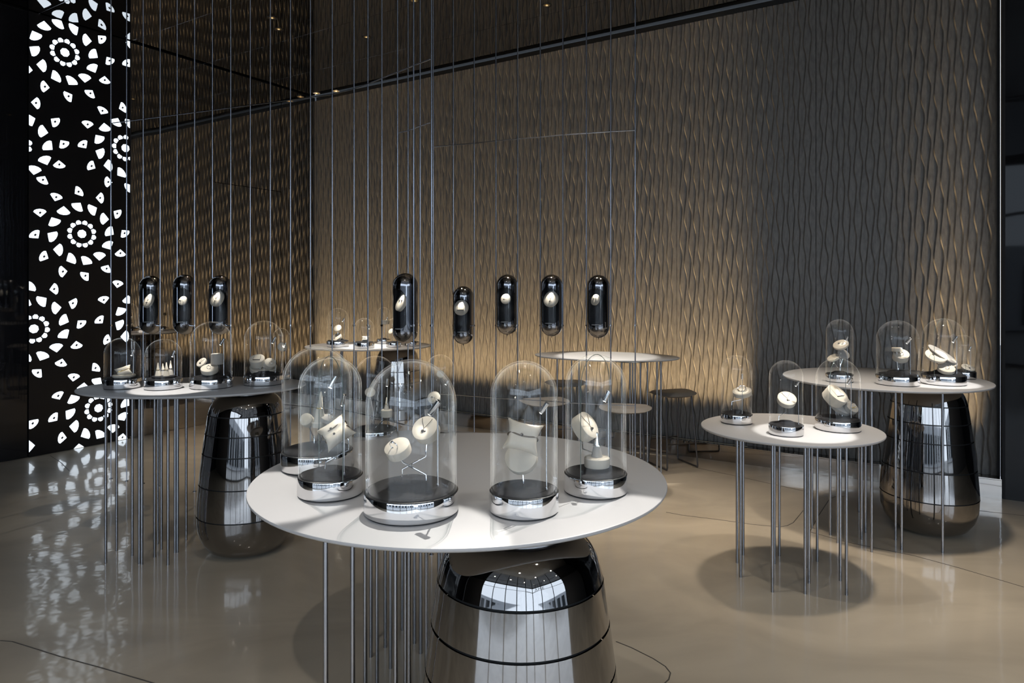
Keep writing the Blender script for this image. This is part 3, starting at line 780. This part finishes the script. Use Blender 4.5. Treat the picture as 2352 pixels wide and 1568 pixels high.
# ------------------------------------------------------------------ glass domes
DOMES = {}
def dome(key, c, yb, wpx, ytop, zt, label, phrase, seam=None, lamp=(.58, .18), aim=None, double=False, bump='cone', base_h=.058, dmax=None, power=1.0):
    ang = math.atan((c - CX) / F); dfront = F * (EYE - zt) / (yb - HY)
    k = wpx / F * math.cos(ang)
    d = dfront / (1 - k) if not dmax else dmax
    R_ = k * d
    x = (c - CX) / F * d
    H = EYE - (ytop - HY) / F * d - zt
    base_h = min(base_h, R_ * .58)
    root = thing('glass_dome', label, 'display dome', (x, d, zt), 'glass display domes')
    zb = zt
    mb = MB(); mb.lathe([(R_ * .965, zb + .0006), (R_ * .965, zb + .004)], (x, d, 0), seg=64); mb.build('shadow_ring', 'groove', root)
    mb = MB(); mb.lathe([(R_ * .94, zb + .004), (R_ * .992, zb + .005), (R_, zb + .008), (R_, zb + base_h - .003), (R_ * .992, zb + base_h), (R_ * .95, zb + base_h), (R_ * .94, zb + base_h - .006)], (x, d, 0), seg=80)
    mb.build('base', 'chrome', root)
    pz = zb + base_h - .006
    prof = [(R_ * .945, pz), (R_ * .935, pz + R_ * .05), (R_ * .90, pz + R_ * .10), (R_ * .84, pz + R_ * .135), (R_ * .60, pz + R_ * .15)]
    if bump == 'cone': prof += [(R_ * .56, pz + R_ * .15), (R_ * .42, pz + R_ * .26), (R_ * .36, pz + R_ * .285), (R_ * .02, pz + R_ * .29)]
    elif bump == 'crater': prof += [(R_ * .40, pz + R_ * .20), (R_ * .30, pz + R_ * .22), (R_ * .22, pz + R_ * .15), (R_ * .02, pz + R_ * .13)]
    else: prof += [(R_ * .02, pz + R_ * .142)]
    mb = MB(); mb.lathe(prof, (x, d, 0), seg=64, cap=True); mb.build('pad', 'pad_black', root, angle=55)
    ptop = pz + R_ * (.288 if bump == 'cone' else .14)
    def shell(r, top):
        pr = [(r, zb + base_h + .0005), (r, top - r)]
        nn = 18
        for i in range(1, nn + 1):
            q = PI / 2 * i / nn; pr.append((max(r * math.cos(q), .0004), top - r + r * math.sin(q)))
        pr2 = [pr[0]] + [(r, pr[0][1] + (pr[1][1] - pr[0][1]) * i / 8) for i in range(1, 9)] + pr[2:]
        m2 = MB(); m2.lathe(pr2, (x, d, 0), seg=80, cap=False); return m2
    rg = R_ * .962
    g = shell(rg, zb + H); go = g.build('glass', 'dome_glass', root, angle=80)
    if double:
        g2 = shell(rg - .0055, zb + H - .0055); g2.build('inner_glass', 'dome_glass', root, angle=80)
    mb = MB(); mb.tube([(x + (rg) * math.cos(t), d + rg * math.sin(t), zb + base_h + .001) for t in np.linspace(0, 2 * PI, 61)[:-1]], .0022 if R_ > .06 else .0012, 6, True); mb.build('gasket', 'groove', root)
    if seam is not None:
        fd = facing(seam, 0, Vector((x, d, 0))); o = Vector((x, d, 0)); top = zb + H
        pts = [o + fd * rg + Z * (zb + base_h), o + fd * rg + Z * (top - rg)] + [o + fd * (rg * math.cos(q)) + Z * (top - rg + rg * math.sin(q)) for q in np.linspace(.1, PI - .1, 25)] + [o - fd * rg + Z * (top - rg), o - fd * rg + Z * (zb + base_h)]
        m2 = MB(); m2.tube(pts, .0011, 6); m2.build('seam', 'seam_glass', root)
    # little spotlight on a wire stem
    sd = facing(90, 0, Vector((x, d, 0))); fw = facing(0, 0, Vector((x, d, 0)))
    lo = Vector((x, d, 0)) + sd * (lamp[0] * rg) + fw * (lamp[1] * rg)
    lz = zb + base_h + (H - base_h) * .68
    lz = min(lz, zb + H - rg + math.sqrt(max(0, (rg * .8) ** 2 - (rg * lamp[0]) ** 2 - (rg * lamp[1]) ** 2)) if R_ > .03 else lz)
    wr_ = max(.0014, min(.0022, R_ * .018))
    mb = MB(); mb.tube([lo + Z * (pz + .004), lo + Z * lz], wr_, 8); ls_ = mb.build('lamp_stem', 'lamp_steel', root, origin=lo + Z * pz)
    mb = MB(); mb.tube([lo + Z * (pz + .004), lo + Z * (pz + R_ * .22)], wr_ * 2, 8); mb.build('lamp_socket', 'lamp_steel', ls_)
    tgt = P(aim[0], aim[1], d) if aim else Vector((x, d, zb + base_h + (H - base_h) * .34))
    hd = (tgt - (lo + Z * lz)).normalized(); hl = min(.05, R_ * .36); hr = min(.0085, R_ * .065)
    h0 = lo + Z * lz - hd * hl * .15 + fw * hr
    mb = MB(); mb.lathe([(hr * .85, 0), (hr, .001), (hr, hl - .002), (hr * .85, hl)], h0, hd, 16); hob = mb.build('lamp_head', 'lamp_steel', ls_)
    mb = MB(); mb.lathe([(hr * .78, hl + .0002), (hr * .7, hl + .0008)], h0, hd, 14); mb.build('lamp_lens', 'lamp_lens', ls_)
    dist = (tgt - h0).length
    sp = spot_light('dome_spotlight', h0 + hd * (hl + .004), tgt, 13.0 * power * dist * dist + .07, 62, (1, .95, .86), .005, .6)
    sp.parent = root; sp.matrix_parent_inverse = Matrix.Translation(-Vector(root.location))
    DOMES[key] = dict(x=x, d=d, R=R_, zt=zt, H=H, ptop=ptop, pz=pz, phrase=phrase, rg=rg, base_h=base_h, root=root)
    return DOMES[key]

def fit(D, c, r):                                    # keep a thing inside the glass
    off = Vector((c.x - D['x'], c.y - D['d'], 0)); lim = max(.004, D['rg'] * .93 - r)
    if off.length > lim: off *= lim / off.length
    z = max(c.z, D['ptop'] + r * .3)
    return Vector((D['x'] + off.x, D['d'] + off.y, z))

def disc(key, px, py, rpx, az, el, th, adj, jk=None, mt='suede', dz=0.0, stem=True, jl=None, js=1.0, way=None):
    D = DOMES[key]; dd = D['d'] - dz * D['R']
    r = rpx * dd / F; c = P(px, py, dd); n = facing(az * 1.25, min(el + 17, 80), c)
    c = fit(D, c, r * math.sqrt(max(0, 1 - (n.z * 0) ** 2)) * .8)
    root = thing('jewellery_stand', '%s jewellery disc in %s' % (adj, D['phrase']), 'display stand', (c.x, c.y, D['ptop']))
    disc_mesh(c, n, r, r * th).build('disc', mt, root)
    if stem:
        b = c - n * r * th * .9
        foot = Vector((D['x'] + (b.x - D['x']) * .35, D['d'] + (b.y - D['d']) * .35, D['ptop'] - .004))
        x_, y_ = basis(n)
        k1 = Vector((b.x, b.y, b.z - r * .5)); k2 = Vector((foot.x, foot.y, foot.z + max(.01, (k1.z - foot.z) * .45)))
        pts = [b, k1, k2, foot]
        if way: pts = [b] + [fit(D, P(wx, wy, D['d'] - wd * D['R']), .01) for wx, wy, wd in way]; pts[-1].z = D['pz'] + .004
        MB().tube(pts, max(.0012, min(.0024, D['R'] * .018)), 8).build('stem', 'chrome', root)
    if jk:
        jewel(jk, c, n, r, '%s on the %s disc in %s' % (jl or jn[jk], adj.split()[0], D['phrase']), js)
    return c, n, r

def pillow(key, px, py, wpx, hpx, roll, az, el, adj, jk='cord bracelet', jmat='cord', count=1, dz=0.0, support=True, way=None):
    D = DOMES[key]; dd = D['d'] - dz * D['R']; c = P(px, py, dd); n = facing(az, el, c)
    a, b = wpx / 2 * dd / F, hpx / 2 * dd / F
    c = fit(D, c, max(a, b) * .7)
    x, y = basis(n); cr, sr = math.cos(math.radians(roll)), math.sin(math.radians(roll)); x, y = x * cr + y * sr, y * cr - x * sr
    root = thing('display_pillow', '%s pillow in %s' % (adj, D['phrase']), 'pillow', c)
    N = 18; vs = []; fs = []; th = min(a, b) * .55
    for side in (1, -1):
        for i in range(N + 1):
            for j in range(N + 1):
                u, v = -1 + 2 * i / N, -1 + 2 * j / N
                pin = 1 - .24 * (1 - v * v) * abs(u) ** 2; pin2 = 1 - .2 * (1 - u * u) * abs(v) ** 2
                h = th * (max(0, 1 - u ** 4) * max(0, 1 - v ** 4)) ** .55
                w_ = 1 - .16 * count * math.exp(-(v / .16) ** 2) * (1 - u ** 4)
                vs.append(c + x * (u * a * pin) + y * (v * b * pin2) + n * (side * h * w_))
    M_ = (N + 1) ** 2
    for i in range(N):
        for j in range(N):
            f = (i * (N + 1) + j, (i + 1) * (N + 1) + j, (i + 1) * (N + 1) + j + 1, i * (N + 1) + j + 1)
            fs.append(f); fs.append(tuple(q + M_ for q in f[::-1]))
    mb = MB(); mb.add(vs, fs); mb.build('cushion', 'suede', root, angle=75)
    if support:
        bk = c - n * th * .6
        pts = [bk, Vector((bk.x, bk.y, bk.z - b * .6)), Vector((D['x'], D['d'], D['ptop'] - .004))]
        if way: pts = [bk] + [fit(D, P(wx, wy, D['d'] - wd * D['R']), .01) for wx, wy, wd in way]; pts[-1].z = D['pz'] + .004
        mb = MB(); mb.tube(pts, max(.0012, min(.0024, D['R'] * .018)), 8); mb.build('stem', 'chrome', root)
    for q in range(count):
        off = (q - (count - 1) / 2) * .5
        which = '' if count == 1 else (' upper' if q == 0 else ' lower')
        br = thing('bracelet', '%s round%s the pillow in %s' % (jk, which, D['phrase']), 'bracelet', c)
        pts = []
        for t in np.linspace(0, 2 * PI, 41)[:-1]:
            u = math.cos(t); h = th * .90 * (max(0, 1 - abs(u) ** 3.5)) ** .5 * .9
            pts.append(c + x * (u * a * .79) + y * (b * (-off + .05 * math.sin(3 * t))) + n * (math.copysign(h + .0015, math.sin(t))))
        mb = MB(); mb.tube(pts, max(.0012, a * .048), 6, True); mb.build('band', jmat, br)
        mb = MB(); mb.lathe([(0, -.004), (max(.003, a * .09), 0), (0, .004)], c + n * (th * .95) - y * (b * off) - x * a * .1, (n + x * .3), 8); mb.build('charm', 'gold' if jmat == 'gold' else 'dark_metal', br)
    return c

def cone(key, px, py, hpx, rpx, adj, lean=0.0, dz=0.0, rest=None):
    D = DOMES[key]; dd = D['d'] - dz * D['R']; h, r = hpx * dd / F, rpx * dd / F
    b = P(px, py, dd)
    b = Vector((*fit(D, b, r).xy, rest if rest is not None else D['ptop'] - .002))
    tip = (Z + facing(90, 0, b) * lean).normalized()
    root = thing('ring_cone', '%s ring cone in %s' % (adj, D['phrase']), 'ring holder', b)
    mb = MB(); mb.lathe([(r, 0), (r * .98, h * .03), (r * .62, h * .45)], b, tip, 24); mb.build('base', 'suede_grey' if 'grey' in adj else 'suede', root)
    mb = MB(); mb.lathe([(r * .55, h * .45), (r * .18, h * .95), (r * .08, h), (0, h * 1.003)], b, tip, 20); mb.build('tip', 'chrome' if 'chrome' in adj else 'suede', root)
    rr = r * .66; cc = b + tip * (h * .46)
    rg_ = thing('ring', 'ring slipped over the %s cone in %s' % (adj.split()[0], D['phrase']), 'ring', cc)
    x, y = basis(tip)
    mb = MB(); mb.tube([cc + x * (rr * math.cos(t)) + y * (rr * math.sin(t)) for t in np.linspace(0, 2 * PI, 25)[:-1]], max(.0012, r * .10), 6, True); mb.build('band', 'silver' if 'grey' in adj else 'gold', rg_)
    mb = MB(); mb.lathe([(0, -r * .2), (r * .2, 0), (0, r * .16)], cc + facing(35, 0, b) * rr * 1.1, facing(35, 0, b), 8); mb.build('stone', 'chrome', rg_, angle=10)

def block(key, px, py, rpx, hpx, adj, mt='suede', rest=None, oval=1.0):
    D = DOMES[key]; r, h = rpx * D['d'] / F, hpx * D['d'] / F
    b = P(px, py, D['d']); b = fit(D, b, r * .9)
    z = (rest if rest is not None else b.z - h)
    root = thing('jewellery_plinth', '%s plinth in %s' % (adj, D['phrase']), 'display stand', (b.x, b.y, z))
    e = min(.003, h * .2)
    mb = MB(); mb.lathe([(r * .97, z), (r, z + e), (r, z + h - e), (r - e, z + h)], (b.x, b.y, 0), seg=36, sy=oval); mb.build('body', mt, root)
    if z > D['ptop'] + .004:
        MB().tube([(b.x, b.y, z + .001), (D['x'], D['d'], D['ptop'] - .004)], max(.0012, D['R'] * .02), 8).build('stem', 'chrome', root)
    return Vector((b.x, b.y, z + h))

# nearest table
dome('A', 729, 1095, 84, 795, ZT, 'large glass dome with ring cones at the rear left of the nearest table', 'the rear-left dome of the nearest table', lamp=(.5, -.3), double=True, bump='flat')
cone('A', 733, 1010, 70, 13, 'tall cream', lean=.06, rest=1.135); 
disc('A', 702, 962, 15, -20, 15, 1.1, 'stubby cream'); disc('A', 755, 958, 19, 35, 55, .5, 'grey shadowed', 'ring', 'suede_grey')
block('A', 733, 1000, 17, 12, 'round cream', rest=1.119)
dome('B', 759, 1156, 76, 818, ZT, 'glass dome with a bracelet pillow at the front left of the nearest table', 'the front-left dome of the nearest table', seam=22, lamp=(.42, .45), double=True, aim=(772, 990))
pillow('B', 772, 992, 76, 62, 38, -18, 28, 'cream banded', 'gold-brown cord bracelet', 'cord', 2, way=[(800, 1008, -.1), (801, 1033, -.1), (748, 1061, .2), (745, 1100, .2)])
dome('C', 945, 1211, 109, 825, ZT, 'widest glass dome, at the front edge of the nearest table', 'the widest dome at front', lamp=(.57, .25), double=True, aim=(950, 1000))
disc('C', 975, 982, 31, -22, 24, .8, 'upper round', 'necklace', dz=-.1, way=[(978, 1036, -.1), (978, 1048, -.1), (924, 1077, 0), (924, 1125, 0)]); disc('C', 911, 1024, 30, -30, 42, .75, 'lower left', 'ring', dz=.15, js=1.1, way=[(922, 1056, .1), (926, 1062, .1), (978, 1090, .12), (979, 1125, .12)])
dome('D', 1203.5, 1199, 80, 828, ZT, 'slim glass dome with a single pillow, right of the widest dome', 'the slim dome right of the widest', lamp=(.66, .3), double=True, bump='crater', aim=(1200, 1010))
disc('D', 1196, 1048, 38, -12, 22, .5, 'round backing', dz=-.1); pillow('D', 1201, 1003, 88, 76, -14, 6, 24, 'cream square', 'knotted dark cord bracelet', 'cord', 1, dz=.3, support=False)
dome('E', 1368, 1150, 73, 814, ZT, 'glass dome with necklace disc and ring cone at right of nearest table', 'the rightmost dome of the nearest table', seam=-28, lamp=(.42, -.1), double=True, bump='flat', aim=(1360, 985))
disc('E', 1353, 975, 33, 50, 16, .8, 'tilted cream', 'necklace', way=[(1337, 1015, -.2), (1338, 1030, -.3), (1398, 1053, -.5), (1399, 1090, -.5)])
tp = block('E', 1371, 1068, 29, 22, 'round grey-cream', 'suede', rest=DOMES['E']['ptop'] + .012)
cone('E', 1371, 1060, 56, 13, 'grey chrome-tipped', rest=tp.z + .0005)
# low table behind it
dome('F', 862, 1010, 50, 817, ZL, 'glass dome standing behind the nearest table, left of the widest dome', 'the dome behind the nearest table at left', dmax=3.27, bump='flat', aim=(885, 930))
tp = block('F', 888, 940, 13, 17, 'small cream', 'suede'); cone('F', 888, 940, 28, 6, 'slim cream', rest=tp.z + .0005)
disc('F', 850, 900, 12, 0, 20, .3, 'plain cream', stem=True)
dome('G', 1011, 1010, 34, 814, ZL, 'narrow glass dome peeking out behind the widest dome', 'the narrow dome behind the widest', dmax=3.2, aim=(995, 920))
disc('G', 996, 912, 15, -15, 15, .5, 'small cream', 'ring'); disc('G', 1012, 858, 9, 10, 15, .4, 'smallest cream')
# left table
dome('H', 281.5, 896, 45, 775, ZT, 'leftmost glass dome on the left table, holding a tan pillow', 'the leftmost dome of the left table', bump='flat', aim=(283, 860))
tp = block('H', 285, 872, 24, 5, 'flat grey', 'suede', rest=DOMES['H']['ptop'] + .001); pillow('H', 284, 853, 36, 26, 20, -15, 30, 'tan slanted', 'gold link bracelet', 'gold', 1, support=False)
dome('I', 375.5, 898, 45, 778, ZT, 'second glass dome on the left table, holding four ring cones', 'the second dome of the left table', bump='flat', aim=(377, 865))
tp = block('I', 377, 872, 26, 4, 'flat dark', 'pad_black', rest=DOMES['I']['ptop'] + .001)
for px, h, adj, dz in ((363, 30, 'leftmost cream', .1), (374, 27, 'second grey', -.15), (382, 31, 'third cream', .15), (392, 33, 'rightmost grey', -.3)):
    cone('I', px, 870, h, 6.5, adj, dz=dz, rest=tp.z + .0005)
dome('J', 485.5, 896, 51, 738, ZT, 'third and tall glass dome on the left table with tilted discs', 'the third dome of the left table', bump='cone', aim=(482, 828))
disc('J', 462, 831, 12, -40, 25, .4, 'left tilted', 'necklace'); disc('J', 481, 844, 19, -12, 50, .55, 'lower broad', 'ring', dz=.35); tp = block('J', 499, 812, 14, 24, 'dark-sided upper', 'suede_grey')
dome('K', 606, 888, 47, 736, ZT, 'rightmost tall glass dome on the left table with round pucks', 'the rightmost dome of the left table', bump='cone', aim=(605, 825))
disc('K', 590, 823, 17, -12, 42, 1.0, 'bright left', 'bar_necklace', dz=.2); disc('K', 621, 832, 13, 15, 25, .9, 'grey right', 'ring', 'suede', dz=.1); disc('K', 605, 842, 30, 0, 55, .3, 'wide lower', dz=-.25)
dome('L', 646, 882, 19, 753, ZT, 'slim glass dome partly hidden behind the rightmost tall left dome', 'the half-hidden dome of the left table', dmax=4.56, aim=(652, 795))
disc('L', 650, 795, 11, 30, 20, .6, 'bright cream')
# far table
dome('M', 776, 798, 26, 707, ZT, 'tallest left glass dome on the far table', 'the left dome of the far table', aim=(770, 765))
disc('M', 775, 753, 9, -20, 20, .4, 'upper cream'); disc('M', 771, 778, 14, -40, 32, .45, 'lower cream', 'necklace', dz=.2)
dome('N', 836.5, 801, 23.5, 730, ZT, 'short round glass dome in the middle of the far table', 'the middle dome of the far table', bump='flat', aim=(840, 780))
pillow('N', 839, 778, 18, 15, 0, -5, 35, 'little cream', 'silver bracelet', 'silver', 1, support=False)
dome('O', 881, 786, 16, 705, ZT, 'thin tall glass dome at the back of the far table', 'the thin back dome of the far table', dmax=7.45, aim=(884, 740))
tp = block('O', 885, 735, 9, 9, 'raised white')
dome('P', 904, 798, 17, 731, ZT, 'glass dome half covered by the largest hanging capsule', 'the far-table dome behind the largest capsule', aim=(898, 760))
disc('P', 898, 760, 7, -30, 20, .4, 'pale cream')
dome('X', 948, 791, 15, 735, ZT, 'glass dome at the right end of the far table', 'the right-end dome of the far table', dmax=7.15, aim=(948, 762))
disc('X', 948, 764, 7, 10, 20, .4, 'small pale')
# low right table
dome('Q', 1692, 977, 37, 815, ZR, 'leftmost glass dome on the low right table', 'the leftmost dome of the low right table', lamp=(.35, .5), aim=(1704, 900))
disc('Q', 1704, 897, 21, -15, 52, .45, 'tilted cream', 'bracelet', js=.9, way=[(1711, 908, 0), (1709, 916, 0), (1681, 922, 0), (1680, 960, 0)])
dome('R', 1805.5, 1005, 41, 827, ZR, 'front glass dome on the low right table with a necklace disc', 'the front dome of the low right table', aim=(1808, 915), lamp=(.72, .2))
disc('R', 1808, 914, 21, 14, 34, .6, 'round cream', 'necklace', way=[(1806, 945, 0), (1789, 956, 0), (1788, 985, 0)])
dome('S', 1924.5, 996, 54, 822, ZR, 'widest glass dome on the low right table with slanted grey discs', 'the widest dome of the low right table', seam=-20, aim=(1930, 905), bump='flat')
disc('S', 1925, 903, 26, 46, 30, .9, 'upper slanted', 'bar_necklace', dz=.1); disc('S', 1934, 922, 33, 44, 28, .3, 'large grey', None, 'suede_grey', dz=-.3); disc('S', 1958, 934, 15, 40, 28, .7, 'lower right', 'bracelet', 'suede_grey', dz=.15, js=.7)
# tall right table
dome('T', 1928, 880, 33, 733, ZT, 'left glass dome on the right-hand pot table', 'the left dome of the right pot table', aim=(1928, 805))
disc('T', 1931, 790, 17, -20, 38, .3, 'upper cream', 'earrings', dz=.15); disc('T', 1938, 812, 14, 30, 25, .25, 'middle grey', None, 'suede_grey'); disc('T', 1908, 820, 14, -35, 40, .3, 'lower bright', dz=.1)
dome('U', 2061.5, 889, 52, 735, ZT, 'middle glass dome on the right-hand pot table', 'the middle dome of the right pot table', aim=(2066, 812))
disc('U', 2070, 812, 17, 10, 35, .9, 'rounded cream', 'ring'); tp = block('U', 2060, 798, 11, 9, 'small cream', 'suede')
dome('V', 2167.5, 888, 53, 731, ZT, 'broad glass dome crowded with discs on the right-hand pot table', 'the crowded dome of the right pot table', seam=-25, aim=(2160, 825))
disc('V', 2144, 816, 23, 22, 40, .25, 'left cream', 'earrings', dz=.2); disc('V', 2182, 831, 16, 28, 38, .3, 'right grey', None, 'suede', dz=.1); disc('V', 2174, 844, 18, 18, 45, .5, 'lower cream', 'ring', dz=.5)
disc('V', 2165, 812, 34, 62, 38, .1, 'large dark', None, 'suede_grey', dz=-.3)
dome('W', 2212, 878, 31, 769, ZT, 'rearmost glass dome at the right end of the pot table', 'the rearmost dome of the right pot table', dmax=4.62, aim=(2215, 835))
disc('W', 2226, 843, 14, 30, 45, .4, 'slanted cream', 'necklace')

# ------------------------------------------------------------------ ceiling spotlights
def downlight(x, y, label, tgt=None, power=0, angle=30, radius=.02, color=(1, .93, .82), blend=.35):
    root = thing('ceiling_downlight', label, 'ceiling light', (x, y, CEIL), 'recessed ceiling downlights')
    mb = MB(); mb.lathe([(.030, CEIL - .001), (.045, CEIL - .004), (.047, CEIL - .002), (.047, CEIL)], (x, y, 0), seg=28, cap=False); mb.build('bezel', 'mullion', root)
    mb = MB(); mb.lathe([(.004, CEIL - .0008), (.030, CEIL - .0012)], (x, y, 0), seg=20, cap=True); mb.build('reflector', 'downlight_gold', root)
    mb = MB(); mb.lathe([(.012, CEIL - .004), (.006, CEIL - .0045)], (x, y, 0), seg=16); mb.build('lamp', 'downlight_glow', root)
    if tgt:
        sp = spot_light('downlight_beam', (x, y, CEIL - .012), tgt, power, angle, color, radius, blend)
        sp.parent = root; sp.matrix_parent_inverse = Matrix.Translation(-Vector(root.location))
def ceil_at(px, py): 
    d = F * (CEIL - EYE) / (HY - py); return ((px - CX) / F * d, d)
x, y = ceil_at(625, 41); downlight(x, y, 'recessed ceiling downlight above the mirror wall, left of the others', (-2.4, 5.6, 0), 60, 40)
x, y = ceil_at(842, 85); downlight(x, y, 'recessed ceiling downlight nearest the far table', (-1.5, 7.1, .98), 800, 13)
x, y = ceil_at(1256, 12); downlight(x, y, 'recessed ceiling downlight above the ribbed wall', (.84, 6.1, .98), 430, 17)
for px, py, lab in ((727, 214, 'left'), (772, 209, 'right')):
    x, y = ceil_at(px, py)
    downlight(x, y, 'small recessed downlight by the ceiling corner, %s one of the pair' % lab)
downlight(1.4, 3.3, 'ceiling downlight aimed at the right front of the nearest table', (.26, 1.74, .98), 520, 9, .012, (1, .95, .88), .25)
downlight(-.1, 3.5, 'ceiling downlight aimed at the front edge of the nearest table', (-.28, 1.66, .98), 500, 9, .012, (1, .95, .88), .25)
downlight(-1.7, 3.4, 'ceiling downlight aimed at the left end of the nearest table', (-.72, 2.04, .98), 480, 8, .012, (1, .95, .88), .25)
downlight(-2.25, 3.45, 'ceiling downlight aimed at the front of the left table', (-2.05, 4.14, .98), 560, 9, .012, (1, .95, .88), .25)
downlight(2.0, 3.1, 'ceiling downlight aimed at the low right table', (1.60, 3.74, .8), 520, 9, .012, (1, .95, .88), .25)
downlight(2.95, 3.8, 'ceiling downlight over the right pot table', (2.70, 4.40, .98), 520, 10, .012, (1, .95, .88), .25)
downlight(.2, 3.4, 'ceiling downlight over the floor beside the nearest table', (1.2, 2.4, 0), 60, 46)
downlight(2.8, 3.0, 'ceiling downlight over the right floor', (2.2, 2.8, 0), 15, 50)

# unseen fill downlights, added behind and beside the viewer to raise ambient light
k = 0
for t_i, t in enumerate((5.6, 7.4, 9.2, 11.0)):
    for s_i, s_ in enumerate((4.9, 6.8, 8.7)):
        q = W(t, s_)
        if q.y > 3.1 and abs(q.x) < 2.6: continue
        k += 1
        downlight(q.x, q.y, 'added fill downlight behind the viewer, %s row from the mirror, %s from the ribs' % (ORD[t_i], ORD[s_i]), (q.x, q.y, 0), 40, 125, .04, (1, .92, .82), 1.0)
for k_, (t, s_) in enumerate(((1.6, 1.9), (3.2, 1.7), (4.6, 1.8), (5.9, 1.7), (7.2, 1.9))):  # extra downlights, added to brighten the floor along the relief wall
    q = W(t, s_)
    downlight(q.x, q.y, 'small added fill downlight along the ribbed wall, %s from the mirror corner' % ORD[k_], (q.x, q.y, 0), 240, 50, .10, (1, .87, .72), .9)
